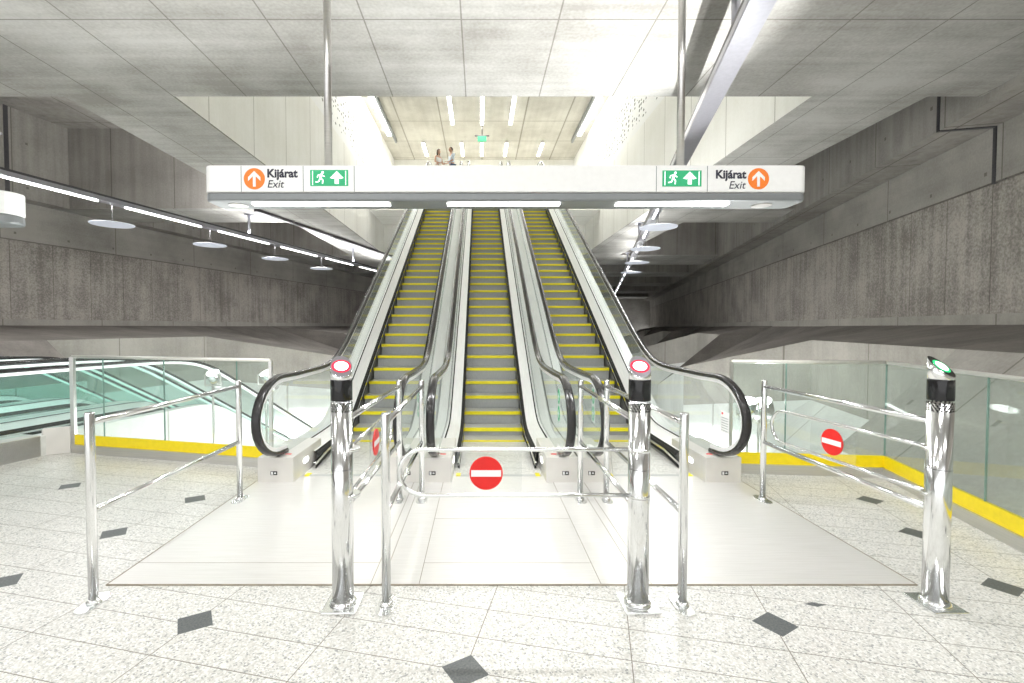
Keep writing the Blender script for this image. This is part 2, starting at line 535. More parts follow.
# ================================================================ THE SETTING
ZC = 5.59                     # soffit of the ceiling over the gate hall
XL, XR = -5.24, 5.70          # the light well above the escalators
SL, SR = -7.11, 7.65          # outer edges of the soffit strips beside it
VL1, VL2 = -17.2, -17.8       # upper and lower left wall
VR1, VR2 = 6.36, 7.30         # upper and lower right wall
ZCOF = 8.25
Z_UP = 7.70                   # upper hall floor
Z_TOP = 11.85

# floor of the gate hall
RAIL_S = 4.985
fl = mb('terrazzo')
A0 = Vector((-5.35, 6.43)); 
outline = [st(-7, -11), st(-7, 3.12), st(6.30, 3.12), Vector((3.05, 5.56, 0)), Vector((2.84, 7.0, 0)), Vector((-2.47, 7.0, 0)),
           st(RAIL_S + 0.07, -3.70), st(RAIL_S + 0.07, -12.2), st(4.0, -12.2), st(4.0, -11)]
outline = [Vector((p.x, p.y, 0)) for p in outline]
fl.prism([(p.x, p.y) for p in outline], 'z', -0.32, 0.0)
fl.mat('inset')
for (s, v) in [(2.246, -2.181), (2.223, -0.609), (2.986, 0.968), (3.756, 2.51), (3.085, -3.76), (2.315, -3.734),
               (3.886, -3.749), (3.904, -5.319), (5.372, 2.534), (4.587, 2.481), (2.33, -5.32), (1.45, -2.18), (1.43, -0.61),
               (2.2, 0.968), (1.41, 0.968), (2.97, 2.51), (2.19, 2.51)]:
    c = st(s, v)
    q = 0.095
    pts = []
    for k in range(4):
        a = -TH + PI / 2 * k
        d = 0.118
        pts.append((c.x + d * math.sin(TH + PI / 2 * k), c.y + d * math.cos(TH + PI / 2 * k), 0.0006))
    fl.face(pts[::-1])
c = Vector((1.989, 2.862, 0))
fl.face([(c.x - 0.06, c.y + 0.01, 0.0006), (c.x, c.y - 0.02, 0.0006), (c.x + 0.07, c.y, 0.0006), (c.x, c.y + 0.03, 0.0006)])
struct(fl.build('floor'))

# lower level under the gate hall
o = mb('pit').box(-19, 9, -8, 78, -6.3, -6.0).build('floor_lower'); struct(o, True)

# walls of the station box, in the station frame (x = across, y = along)
def facet(name, mat, polys):
    b = mb(mat)
    for p in polys: b.face([(v, s, z) for (s, v, z) in p])
    return struct(b.build(name), True)

w = MB()
w.mat('rough').box(VR2, VR2 + 0.5, -8, 75, 1.90, 4.38)
w.mat('wall').box(VR2 - 0.03, VR2 + 0.5, -8, 75, 4.38, 5.43)
w.mat('lip').box(VR2 - 0.05, VR2 + 0.5, -8, 75, 1.6, 1.90)
w.mat('coffer').box(VR1, VR2 + 0.5, -8, 75, 5.43, ZCOF + 0.3)
w.mat('slab').box(VR2 - 0.034, VR2, -8, 75, 4.37, 4.395)
w.mat('dark').box(VR1 - 0.012, VR1 + 0.02, 11.34, 11.42, 5.42, ZCOF).box(VR1 - 0.01, VR2, 11.34, 11.42, 5.415, 5.44).box(VR2 - 0.045, VR2, 11.34, 11.42, 4.36, 5.44)
struct(w.build('wall_right'), True)
w = MB()
w.mat('rough').box(VL2 - 0.5, VL2, -8, 75, 1.90, 4.38)
w.mat('wall').box(VL2 - 0.5, VL2 + 0.03, -8, 75, 4.38, 5.60)
w.mat('lip').box(VL2 - 0.5, VL2 + 0.04, -8, 75, 1.6, 1.90)
w.mat('coffer').box(VL2 - 0.5, VL1, -8, 75, 5.60, ZCOF + 0.3)
w.mat('slab').box(VL2, VL2 + 0.036, -8, 75, 4.365, 4.395)
w.mat('dark')
w.box(VL1, VL1 + 0.012, 11.0, 11.12, 5.6, ZCOF)
struct(w.build('wall_left'), True)
w = MB(); w.mat('wall').box(-18.3, 7.8, 75, 75.5, -6, ZCOF)
struct(w.build('wall_far'), True)

# the gate hall ceiling and the coffered ceiling beyond it
c = mb('ceil')
c.box(-26, 14, -7, 8.5, ZC, ZC + 0.5)
struct(c.build('ceiling'))
c = mb('ceil')
c.box(SL, XL, 8.5, 74, ZC, ZC + 0.02).box(XR, SR, 8.5, 74, ZC, ZC + 0.02)
beams = [(16.5, 18.6), (27.0, 31.2), (35.5, 38.5), (44.5, 47.5), (54, 57.5), (64, 68)]
for (a, b) in beams:
    c.box(-32, SL, a, b, ZC, ZC + 0.02).box(SR, 24, a, b, ZC, ZC + 0.02)
c.box(XL, XR, 27.0, 74, ZC, ZC + 0.02)
struct(c.build('ceiling_strips'))
c = mb('coffer')
c.box(-34, 26, 8.5, 74, ZCOF, ZCOF + 0.2)
for (a, b) in beams:
    for (x0, x1) in ((-32, SL - 0.01), (SR + 0.01, 24)):
        c.box(x0, x1, a + 0.001, b - 0.001, ZC + 0.021, ZCOF)
c.box(SL, SL + 0.25, 8.5, 74, ZC + 0.021, ZCOF).box(SR - 0.25, SR, 8.5, 74, ZC + 0.021, ZCOF)
# the well cuts through: remove the cover above it by building it in four pieces
c.bm.free()
c = mb('coffer')
c.box(-34, XL - 0.3, 8.5, 74, ZCOF, ZCOF + 0.2).box(XR + 0.3, 26, 8.5, 74, ZCOF, ZCOF + 0.2)
for (a, b) in beams:
    for (x0, x1) in ((-32, SL - 0.01), (SR + 0.01, 24)):
        c.box(x0, x1, a + 0.001, b - 0.001, ZC + 0.021, ZCOF)
c.box(SL, SL + 0.25, 8.5, 74, ZC + 0.021, ZCOF).box(SR - 0.25, SR, 8.5, 74, ZC + 0.021, ZCOF)
c.box(-34, XL - 0.3, 8.2, 8.5, ZC + 0.5, ZCOF + 0.2).box(XR + 0.3, 26, 8.2, 8.5, ZC + 0.5, ZCOF + 0.2)
struct(c.build('ceiling_coffers'))

# walls of the light well
for nm, x0, x1 in (('wall_well_left', XL - 0.25, XL), ('wall_well_right', XR, XR + 0.25)):
    w = MB()
    w.mat('cream').box(x0, x1, 8.5, 31, ZC + 0.021, 8.75)
    w.mat('mosaic').box(x0, x1, 8.5, 31, 8.75, Z_TOP)
    struct(w.build(nm))
w = mb('cream').box(XL, XR, 8.2, 8.5, ZC + 0.5, Z_TOP)
struct(w.build('wall_well_front'))
w = mb('cream').box(XL, XR, 27.0, 27.3, ZC + 0.021, Z_UP - 0.5)
struct(w.build('wall_well_back'))
w = mb('cream').box(XL, XR, 30.2, 30.5, Z_UP, Z_TOP)
struct(w.build('wall_upper_back'))
w = MB(); w.mat('cream').box(XL, XR, 23.4, 31, Z_UP - 0.5, Z_UP)
struct(w.build('floor_upper'))
w = mb('upceil').box(XL - 0.3, XR + 0.3, 8.2, 31, Z_TOP, Z_TOP + 0.3)
struct(w.build('ceiling_upper'))

# folded slabs at the foot of the walls: a dark slope, a pale lip, then down
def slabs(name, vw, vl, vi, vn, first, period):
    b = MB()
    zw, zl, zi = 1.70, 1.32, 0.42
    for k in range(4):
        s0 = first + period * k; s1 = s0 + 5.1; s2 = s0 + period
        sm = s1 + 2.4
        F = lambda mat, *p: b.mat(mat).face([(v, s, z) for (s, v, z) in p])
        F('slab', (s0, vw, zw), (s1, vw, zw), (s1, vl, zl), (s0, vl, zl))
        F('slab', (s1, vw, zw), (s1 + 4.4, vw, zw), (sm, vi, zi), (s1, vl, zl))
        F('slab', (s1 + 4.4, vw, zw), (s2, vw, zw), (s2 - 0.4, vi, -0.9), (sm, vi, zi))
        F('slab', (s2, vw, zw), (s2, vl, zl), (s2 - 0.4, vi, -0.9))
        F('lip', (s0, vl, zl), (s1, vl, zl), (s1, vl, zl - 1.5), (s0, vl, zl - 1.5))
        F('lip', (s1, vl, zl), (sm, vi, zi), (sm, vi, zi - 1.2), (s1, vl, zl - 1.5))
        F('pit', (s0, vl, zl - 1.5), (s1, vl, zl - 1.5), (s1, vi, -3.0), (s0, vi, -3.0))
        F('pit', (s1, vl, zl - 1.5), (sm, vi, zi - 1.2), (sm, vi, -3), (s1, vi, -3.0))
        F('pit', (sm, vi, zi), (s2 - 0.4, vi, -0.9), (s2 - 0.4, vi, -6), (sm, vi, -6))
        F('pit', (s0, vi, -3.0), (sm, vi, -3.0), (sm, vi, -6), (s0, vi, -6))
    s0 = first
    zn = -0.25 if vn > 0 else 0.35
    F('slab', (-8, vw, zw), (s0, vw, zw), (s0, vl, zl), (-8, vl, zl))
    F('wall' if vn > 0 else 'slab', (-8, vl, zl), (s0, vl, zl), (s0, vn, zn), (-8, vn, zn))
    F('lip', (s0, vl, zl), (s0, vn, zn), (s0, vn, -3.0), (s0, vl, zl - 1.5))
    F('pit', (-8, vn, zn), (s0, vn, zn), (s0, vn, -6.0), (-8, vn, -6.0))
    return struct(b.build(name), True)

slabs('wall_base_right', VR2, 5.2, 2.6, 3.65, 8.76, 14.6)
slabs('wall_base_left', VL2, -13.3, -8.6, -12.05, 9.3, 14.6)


# ================================================================ ESCALATORS
def softplus(x, w):
    t = x / w
    return w * (t if t > 30 else math.log1p(math.exp(t)))


def make_escalator(name, label, loc, rz, run0, rise, run1, slope=0.56, t=0.36, phase=0.11, guidemat='deck', glassmat='bglass', cladmat='clad', outer=(False, False)):
    """local frame: y along the walkway from the lower newel box (y=0), z=0 at the lower floor"""
    root = thing(name, label, 'escalator', loc, rz, 'banks of escalators')
    y1 = run0; y2 = run0 + rise / slope; L = y2 + run1
    wz = 0.13

    def path(y):
        return slope * (softplus(y - y1, wz) - softplus(y - y2, wz))

    def hoff(y):
        a = 1 / (1 + math.exp(-(y - y1) / 0.35)); b = 1 / (1 + math.exp(-(y - y2) / 0.35))
        return 1.12 - 0.12 * a + 0.12 * b

    def hpath(y):
        return slope * (softplus(y - y1, 0.28) - softplus(y - y2, 0.28)) + hoff(y)
    ys = []
    y = 0.0
    while y < L:
        ys.append(y)
        near = min(abs(y - y1), abs(y - y2))
        y += 0.12 if near < 1.2 else 0.5
    ys.append(L)
    W0, W1, WG, W2 = 0.465, 0.64, 0.68, 0.828
    R = 0.40; RY = 0.60; cy = 0.12; cz = 0.71
    for sg in (-1, 1):
        # decks and cladding
        d = mb('deck')
        rows = []
        yd = [0.62] + [y for y in ys if 0.62 < y < L - 0.62] + [L - 0.62]
        for y in yd:
            z = path(y)
            rows.append([(sg * (W0 + 0.02), y, z + 0.175), (sg * W1, y, z + 0.26), (sg * (W2 + 0.005), y, z + 0.26)])
        d.strip(rows)
        d.mat('brush')
        d.strip([[(sg * (W0 - 0.024), y, path(y) + 0.118), (sg * (W0 + 0.02), y, path(y) + 0.175)] for y in yd])
        dk = d.build('deck', root)
        d = mb(cladmat)
        rows = []
        for y in ys:
            z = path(y)
            rows.append([(sg * (W2 + 0.005), y, z + 0.26), (sg * (W2 + 0.005), y, z - 0.85)])
        d.strip(rows)
        d.build('outer_cladding', root)
        # newel boxes
        for yb, zb, dr in ((0.0, 0.0, 1), (L, rise, -1)):
            d = mb('clad')
            a0, a1 = sorted((yb - dr * 0.02, yb + dr * 0.9))
            we = 0.88 if outer[(sg + 1) // 2] else 0.833
            d.box(*sorted((sg * 0.50, sg * we)), a0, a1, zb + 0.0, zb + 0.272)
            nb = d.build('newel_base', root, bevel=0.006)
            if zb == 0.0:
                d = mb('black').box(sg * 0.705 - 0.035, sg * 0.705 + 0.035, yb - 0.0235, yb - 0.02, 0.085, 0.125)
                d.mat('signwhite').box(sg * 0.705 - 0.028, sg * 0.705 - 0.008, yb - 0.0245, yb - 0.0235, 0.09, 0.12)
                d.box(sg * 0.705 + 0.004, sg * 0.705 + 0.024, yb - 0.0245, yb - 0.0235, 0.098, 0.112)
                d.build('data_plate', nb)
                d = mb('red').box(sg * 0.60 - 0.03, sg * 0.60 + 0.03, 0.10, 0.13, 0.272, 0.276)
                d.build('emergency_stop', nb)
                d = mb('tubeup')
                pts = [(0.36 + 0.05 * sx_ + 0.026 * math.cos(a_), 0.145 + 0.026 * math.sin(a_)) for sx_, r0_ in ((1, -PI / 2), (-1, PI / 2)) for a_ in [r0_ + PI * q / 8 for q in range(9)]]
                d.prism(pts, 'x', *sorted((sg * 0.494, sg * 0.5005)))
                d.build('comb_lamp', nb)
        # skirt, brush and its metal carrier
        d = mb('skirt')
        d.strip([[(sg * W0, y, path(y) + 0.15), (sg * W0, y, path(y) - 0.35)] for y in yd])
        d.build('skirt_panel', root)
        yb = [y for y in ys if 0.42 <= y <= L - 0.42]
        d = mb('brush')
        rows = []
        for i, y in enumerate(yb):
            z = path(y) - (0.05 if i == 0 else 0.0)
            rows.append([(sg * W0, y, z + 0.045), (sg * (W0 - 0.03), y, z + 0.05), (sg * (W0 - 0.03), y, z + 0.085), (sg * W0, y, z + 0.09)])
        d.strip(rows)
        d.mat('chrome')
        rows = []
        for i, y in enumerate(yb):
            z = path(y) - (0.05 if i == 0 else 0.0)
            rows.append([(sg * W0, y, z + 0.088), (sg * (W0 - 0.028), y, z + 0.09), (sg * (W0 - 0.024), y, z + 0.118), (sg * W0, y, z + 0.125)])
        d.strip(rows)
        d.build('skirt_brush', root)
        # black seam along the deck foot
        d = mb('brush')
        d.strip([[(sg * (W1 - 0.012), y, path(y) + 0.258), (sg * (W1 + 0.006), y, path(y) + 0.265)] for y in ys])
        d.build('deck_seam', dk)
        # glass
        g = mb(glassmat)
        rows = []
        xs = sg * (WG - 0.02)
        n = 10
        for i in range(n + 1):
            a = PI / 2 * i / n
            yy = cy - (RY - 0.04) * math.cos(a)
            h = (R - 0.03) * math.sin(a)
            low = cz - h if yy < 0 else 0.262
            rows.append([(xs, yy, cz + h), (xs, yy, low)])
        for y in ys:
            if y <= cy or y >= L - cy: continue
            rows.append([(xs, y, hpath(y) - 0.04), (xs, y, path(y) + 0.262)])
        for i in range(n, -1, -1):
            a = PI / 2 * i / n
            yy = L - cy + (RY - 0.04) * math.cos(a)
            h = (R - 0.03) * math.sin(a)
            low = rise + (cz - h if yy > L else 0.262)
            rows.append([(xs, yy, rise + cz + h), (xs, yy, low)])
        g.strip(rows)
        g.build('glass_panel', root)
        # handrail and its guide
        def loop(rad):
            P = []
            P.append((sg * WG, cy + 0.10, cz - rad - 0.01))
            for i in range(0, 19):
                a = -PI / 2 - PI * i / 18
                P.append((sg * WG, cy + (rad - 0.41 + RY) * math.cos(a), cz + rad * math.sin(a)))
            for y in ys:
                if 0.35 < y < L - 0.35: P.append((sg * WG, y, hpath(y) - (0.41 - rad) - 0.01))
            for i in range(18, -1, -1):
                a = -PI / 2 + PI * i / 18
                P.append((sg * WG, L - cy + (rad - 0.41 + RY) * math.cos(a), rise + cz + rad * math.sin(a)))
            P.append((sg * WG, L - cy - 0.16, rise + cz - rad + 0.02))
            return P
        prof = [(-0.041, 0.0), (-0.041, -0.015), (-0.03, -0.024), (0.03, -0.024), (0.041, -0.015), (0.041, 0.0), (0.041, 0.012), (0.03, 0.022), (-0.03, 0.022), (-0.041, 0.012)]
        h = MB().mat('rubber')
        sweep_x(h, loop(0.41), prof)
        h.build('handrail', root)
        prof2 = [(-0.024, -0.02), (0.024, -0.02), (0.024, 0.02), (-0.024, 0.02)]
        h = MB().mat(guidemat)
        sweep_x(h, loop(0.366), prof2)
        h.build('handrail_guide', root)
    # comb plates
    d = mb('plate').box(-W0 - 0.08, W0 + 0.08, -0.02, 0.20, -0.05, 0.004)
    d.mat('yellow').box(-W0, -W0 + 0.05, 0.20, 0.30, -0.02, 0.012).box(W0 - 0.05, W0, 0.20, 0.30, -0.02, 0.012)
    d.mat('tread').box(-W0 + 0.05, W0 - 0.05, 0.20, 0.26, -0.02, 0.008)
    d.build('comb_plate', root)
    d = mb('plate').box(-W0 - 0.08, W0 + 0.08, L - 0.2, L + 0.02, rise - 0.05, rise + 0.004)
    d.build('comb_plate', root)
    # truss under the steps
    d = mb('dark')
    rows = [[(-W2, y, path(y) - 0.85), (W2, y, path(y) - 0.85)] for y in ys]
    d.strip(rows)
    d.build('truss_soffit', root)
    # steps
    sw = W0 - 0.022
    b = mb('tread').box(-sw, sw, 0.04, t + 0.01, -0.04, 0.0)
    b.mat('riser').box(-sw, sw, 0.028, 0.04, -0.24, -0.03)
    b.mat('yellow').box(-sw, sw, 0.0, 0.05, -0.048, 0.001)
    b.box(-sw, -sw + 0.008, 0.045, t - 0.01, -0.01, 0.001).box(sw - 0.008, sw, 0.045, t - 0.01, -0.01, 0.001)
    first = b.build('step', root)
    k = 0
    y = 0.30 + phase
    y_s = []
    while y < L - 0.5:
        y_s.append(y); y += t
    for i, y in enumerate(y_s):
        o = first if i == 0 else first.copy()
        if i:
            COL.objects.link(o); o.parent = root
        o.location = (0, y, path(y) - 0.006)
    return root


def sweep_x(b, path, prof):
    """sweep along a path in the y-z plane; profile = (across x, outward)"""
    P = [Vector(p) for p in path]
    rings = []
    for i in range(len(P)):
        t = P[min(i + 1, len(P) - 1)] - P[max(i - 1, 0)]
        t.normalize()
        nrm = Vector((0, -t.z, t.y))
        rings.append([b.bm.verts.new(P[i] + Vector((q[0], 0, 0)) + nrm * q[1]) for q in prof])
    n = len(prof)
    for A, Bv in zip(rings, rings[1:]):
        for k in range(n):
            f = b.bm.faces.new((A[k], A[(k + 1) % n], Bv[(k + 1) % n], Bv[k])); f.material_index = b.cur; f.smooth = n > 6
    for ring in (rings[0][::-1], rings[-1]):
        f = b.bm.faces.new(ring); f.material_index = b.cur


Y0 = 5.16
for (x, ou, lab) in ((-1.475, (True, False), 'leftmost of the three escalators rising to the upper hall, with yellow edged steps'),
                 (0.20, (False, False), 'middle escalator of the three rising to the upper hall, straight behind the closed gate'),
                 (1.885, (False, True), 'rightmost of the three escalators rising to the upper hall, with yellow edged steps')):
    e = make_escalator('escalator', lab, (x, Y0, 0), 0, 2.01, Z_UP, 2.2, outer=ou)
    e['group'] = 'escalators rising to the upper hall'

# the bank of escalators going down on the left: built from their lower end, turned about
DR = 5.6; DRUN = 3.8
DL = 2.0 + DR / 0.56 + DRUN
for i, (v, lab) in enumerate(((-7.72, 'descending escalator closest to the glass railing on the left, seen through green glass'),
                              (-9.43, 'descending escalator behind the nearest one at the left'),
                              (-11.14, 'farthest descending escalator at the left, below the pale slab edge'))):
    p = st(3.82 + DL, v)
    e = make_escalator('descending_escalator', lab, (p.x, p.y, -DR), PI - TH, 2.0, DR, DRUN, glassmat='gglass', cladmat='pit', guidemat='guidelit')
    e['group'] = 'escalators descending at the left'

# steel floor plate in front of the escalators
PX0, PX1, PY0 = -2.38, 2.785, 3.088
root = thing('floor_plate', 'brushed steel floor plate between the terrazzo and the foot of the escalators', 'floor plate')
mb('plate').box(PX0, PX1, PY0, 5.16, -0.02, 0.006).build('plate', root)
j = mb('joint')
e_ = 0.009
j.box(PX0 - e_, PX1 + e_, PY0 - e_, PY0, -0.01, 0.0072).box(PX0 - e_, PX0, PY0, 5.16, -0.01, 0.0072).box(PX1, PX1 + e_, PY0, 5.16, -0.01, 0.0072)
j.build('edge_strip', root)
j = mb('joint')
for x in (-0.39, 0.775, -0.63, -0.70, 1.03, 1.10):
    j.box(x - 0.0022, x + 0.0022, PY0, 5.16, 0.005, 0.0068)
for y in (3.37, 4.16):
    j.box(-0.39, 0.775, y - 0.0018, y + 0.0018, 0.005, 0.0068)
j.box(PX0, -0.70, 3.37, 3.3735, 0.005, 0.0068)
j.build('plate_joint', root)


# ================================================================ GATES
def make_bollard(x, y, yaw, core, ring, label):
    r = thing('gate_bollard', label, 'bollard', (x, y, 0), 0, 'gate bollards')
    b = mb('chrome').box(-0.10, 0.10, -0.11, 0.11, 0.0, 0.018)
    b.build('base_plate', r, bevel=0.004)
    mb('chrome').lathe([(0.078, 0.018), (0.078, 0.026), (0.064, 0.04)], n=32).build('foot_collar', r)
    mb('chrome').lathe([(0.062, 0.03), (0.062, 1.205)], n=40).build('column', r)
    mb('dark').lathe([(0.0626, 0.818), (0.0626, 0.821)], n=40).build('column_seam', r)
    # speaker slots: three staggered rows of small dark holes
    g = mb('black')
    for row in range(4):
        for k in range(20):
            a = 2 * PI * (k + 0.5 * (row % 2)) / 20
            d = Vector((math.cos(a), math.sin(a), 0)); tt = Vector((-math.sin(a), math.cos(a), 0))
            c = d * 0.0636 + Vector((0, 0, 1.165 + row * 0.0135))
            w = 0.0080; h = 0.0056
            g.face([c - tt * w, c - Vector((0, 0, h)), c + tt * w, c + Vector((0, 0, h))])
    g.build('speaker_grille', r)
    mb('black').lathe([(0.0625, 1.222), (0.0630, 1.226), (0.0630, 1.338), (0.0625, 1.342)], n=40).build('scanner_band', r)
    # slanted head
    n = 40; R = 0.062
    h = mb('chrome')
    hd = r
    ca, sa = math.cos(yaw), math.sin(yaw)      # direction the slanted face looks to
    lo, hi = 1.362, 1.478
    bot = []; top = []
    for k in range(n):
        a = 2 * PI * k / n
        px, py = R * math.cos(a), R * math.sin(a)
        q = (px * ca + py * sa) / R              # 1 at the low rim
        z = hi + (lo - hi) * (q + 1) / 2
        bot.append(h.bm.verts.new((px, py, 1.342))); top.append(h.bm.verts.new((px, py, z)))
    for k in range(n):
        f = h.bm.faces.new((bot[k], bot[(k + 1) % n], top[(k + 1) % n], top[k])); f.smooth = True
    h.bm.faces.new(bot[::-1])
    h.mat('track' if ring == 'rred' else 'black'); f = h.bm.faces.new(top); f.material_index = h.cur
    hd = h.build('slanted_head', r)
    nrm = Vector(((hi - lo) / 2 / R * ca, (hi - lo) / 2 / R * sa, 1)).normalized()
    ax = Vector((ca, sa, -(hi - lo) / 2 / R)).normalized()
    ay = nrm.cross(ax)
    cc = Vector((0, 0, (hi + lo) / 2))
    for nm, m_, rr, off in (('indicator_ring', ring, 0.053, 0.0015), ('indicator_light', core, 0.038, 0.003)):
        q = mb(m_)
        vs = [q.bm.verts.new(cc + nrm * off + ax * rr * 0.95 * math.cos(2 * PI * k / 32) + ay * rr * 1.05 * math.sin(2 * PI * k / 32)) for k in range(32)]
        q.bm.faces.new(vs)
        q.build(nm, hd)
    return r


BY = 2.862
make_bollard(-0.812, BY, math.radians(-70), 'lred', 'rred', 'chrome bollard with a red ringed light, leftmost of the three')
make_bollard(0.936, BY, math.radians(-95), 'lred', 'rred', 'chrome bollard with a red ringed light holding the closed middle gate')
make_bollard(2.70, BY, math.radians(-66), 'lgreen', 'rgreen', 'chrome bollard with a green ringed light at the right')


def add_post(r, x, y):
    p = mb('chrome').lathe([(0.026, 0.02), (0.026, 1.140), (0.023, 1.148)], center=(x, y, 0), n=20).build('post', r)
    b = MB().mat('chrome')
    pts = []
    for k in range(5): pts.append((x + 0.05 * math.cos(PI * k / 4), y + 0.07 + 0.05 * math.sin(PI * k / 4)))
    for k in range(5): pts.append((x + 0.05 * math.cos(PI + PI * k / 4), y - 0.07 + 0.05 * math.sin(PI + PI * k / 4)))
    b.prism(pts, 'z', 0.0, 0.012)
    b.build('foot_plate', p, bevel=0.002)
    mb('chrome').lathe([(0.040, 0.012), (0.038, 0.022), (0.028, 0.034)], center=(x, y, 0), n=20).build('foot_collar', p)
    return p


def make_railing(x0, y0, x1, y1, label, front_post=True):
    r = thing('guard_railing', label, 'railing', (0, 0, 0), 0, 'chrome guard railings between the gates')
    if front_post: add_post(r, x0, y0)
    add_post(r, x1, y1)
    ya = y0 + (0.0 if front_post else 0.062)
    for z in (1.088, 0.560):
        mb('chrome').cyl((x0, ya, z), (x1, y1, z), 0.0185, n=16).build('rail', r)
    return r


BK = 4.62
make_railing(-2.30, 2.87, -2.285, BK, 'chrome two-rail guard railing standing on the terrazzo at the far left of the gates')
make_railing(-0.812, BY, -0.765, BK, 'chrome guard railing running back from the leftmost bollard', False)
make_railing(-0.553, 2.85, -0.553, BK, 'chrome guard railing with its own front post left of the closed gate')
make_railing(0.936, BY, 0.953, BK, 'chrome guard railing running back from the middle bollard', False)
make_railing(1.195, 2.85, 1.20, BK, 'chrome guard railing with its own front post right of the middle bollard')
make_railing(2.70, BY, 2.69, BK, 'chrome guard railing running back from the green lit bollard', False)


def make_gate(x, y, rz, label, length=1.42, cx=0.76):
    """swing arm: a flat loop of tube, local +x away from the bollard"""
    r = thing('swing_gate', label, 'gate', (x, y, 0), rz, 'swing gates with no-entry discs')
    zt, zb = 0.930, 0.658
    R = (zt - zb) / 2
    P = [(0.06, 0, zt)]
    for t_ in (0.4, 0.8): P.append((length * t_, 0, zt))
    for k in range(13):
        a = PI / 2 - PI * k / 12
        P.append((length - R + R * math.cos(a), 0, (zt + zb) / 2 + R * math.sin(a)))
    for t_ in (0.8, 0.4): P.append((length * t_, 0, zb))
    P.append((0.06, 0, zb))
    mb('chrome').tube(P, 0.0125, n=12).build('tube_loop', r)
    for z in (zt, zb):
        mb('chrome').lathe([(0.0632, z - 0.010), (0.0632, z + 0.010)], n=28).build('hinge_ring', r)
    pnl = mb('acrylic').box(cx - 0.21, cx + 0.21, -0.0025, 0.0025, zb + 0.010, zt - 0.010).build('clear_panel', r)
    d = mb('red').cyl((cx, -0.006, 0.79), (cx, 0.006, 0.79), 0.098, n=40)
    d = d.build('no_entry_disc', r)
    b = mb('signwhite')
    b.box(cx - 0.088, cx + 0.088, -0.0085, 0.0085, 0.790 - 0.019, 0.790 + 0.019)
    b.build('white_bar', d)
    return r


make_gate(0.936, BY, PI, 'closed swing gate across the middle lane with a round red no-entry disc', 1.41, 0.90)
make_gate(-0.775, BY + 0.02, PI / 2 + 0.005, 'open swing gate folded back behind the leftmost bollard, its disc seen edge-on')
make_gate(2.70, BY + 0.02, PI / 2 + 0.09, 'open swing gate folded back behind the green lit bollard, red disc over the yellow band')


# ================================================================ GLASS RAILINGS
def glass_rail(name, label, runs, posts, group=None):
    """runs: list of (p, q) floor points; each has a plinth, a yellow band, panes and a top rail"""
    r = thing(name, label, 'glass railing', (0, 0, 0), 0, group)
    for (p, q, joints) in runs:
        p = Vector((*p, 0)); q = Vector((*q, 0))
        L = (q - p).length
        a = math.atan2(q.y - p.y, q.x - p.x)
        mt = Matrix.Translation(p) @ Matrix.Rotation(a, 4, 'Z')
        mb('brushed').box(0, L, -0.04, 0.04, 0, 0.11, mt).build('plinth', r)
        mb('yband').box(0, L, -0.016, 0.016, 0.11, 0.235, mt).build('yellow_band', r)
        mb('satin').tube([mt @ Vector((0, 0, 1.262)), mt @ Vector((L / 2, 0, 1.262)), mt @ Vector((L, 0, 1.262))], 0.02, n=12).build('top_rail', r)
        xs = [0] + joints + [1]
        for u, v in zip(xs, xs[1:]):
            mb('glass').box(u * L + 0.006, v * L - 0.006, -0.006, 0.006, 0.235, 1.245, mt).build('glass_pane', r)
        for u in xs:
            mb('gedge').box(u * L - 0.005, u * L + 0.005, -0.0065, 0.0065, 0.235, 1.245, mt).build('pane_edge', r)
    for (x, y, w) in posts:
        mb('brushed').box(x - w / 2, x + w / 2, y - w / 2, y + w / 2, 0, 1.26).build('post', r, bevel=0.003)
    return r


pL = st(RAIL_S, -6.70); pR = st(RAIL_S, -3.72)
glass_rail('glass_railing', 'glass railing with a yellow foot band above the descending escalators at the left',
           [((pL.x, pL.y), (pR.x, pR.y), [0.17, 0.49, 0.845])], [(pL.x, pL.y, 0.05), (pR.x, pR.y, 0.04)], 'glass railings')
k0 = (2.84, 5.52); k1 = (4.446, 5.346)
k2 = st(-1.0, 3.05)
glass_rail('glass_railing', 'glass railing with a yellow foot band turning the corner at the right',
           [(k0, k1, [0.36]), (k1, (k2.x, k2.y), [0.2, 0.42, 0.64, 0.85])], [(k0[0], k0[1], 0.03)], 'glass railings')

# stainless apron beside the descending escalators
r = thing('stainless_apron', 'low stainless steel box between the left glass railing and the descending escalators', 'cladding box')
mt = Matrix.Translation((-5.60, 6.24, 0)) @ Matrix.Rotation(math.atan2(0.345, 0.53), 4, 'Z')
mb('clad').box(0, 0.27, 0, 0.06, 0, 0.345, mt).build('casing', r, bevel=0.006)
mb('brushed').box(-0.012, 0.0, 0.0, 0.06, 0, 0.335, mt).build('end_panel', r)


# ================================================================ SIGNS
def stadium(x0, x1, y0, y1, r, n=6):
    P = []
    for (cx, cy, a0) in ((x1 - r, y0 + r, -PI / 2), (x1 - r, y1 - r, 0), (x0 + r, y1 - r, PI / 2), (x0 + r, y0 + r, PI)):
        for k in range(n + 1):
            a = a0 + PI / 2 * k / n
            P.append((cx + r * math.cos(a), cy + r * math.sin(a)))
    return P


def arrow_up(b, cx, y, cz, h, w, t, y2):
    """arrow: shaft and two slanted arms"""
    b.box(cx - t / 2, cx + t / 2, y + 0.0004, y2, cz - h / 2, cz + h * 0.42)
    for sg in (-1, 1):
        pts = [(cx, cz + h / 2), (cx + sg * w / 2, cz + h / 2 - w / 2), (cx + sg * w / 2, cz + h / 2 - w / 2 - t * 1.35), (cx, cz + h / 2 - t * 1.4)]
        b.prism(pts, 'y', y, y2)


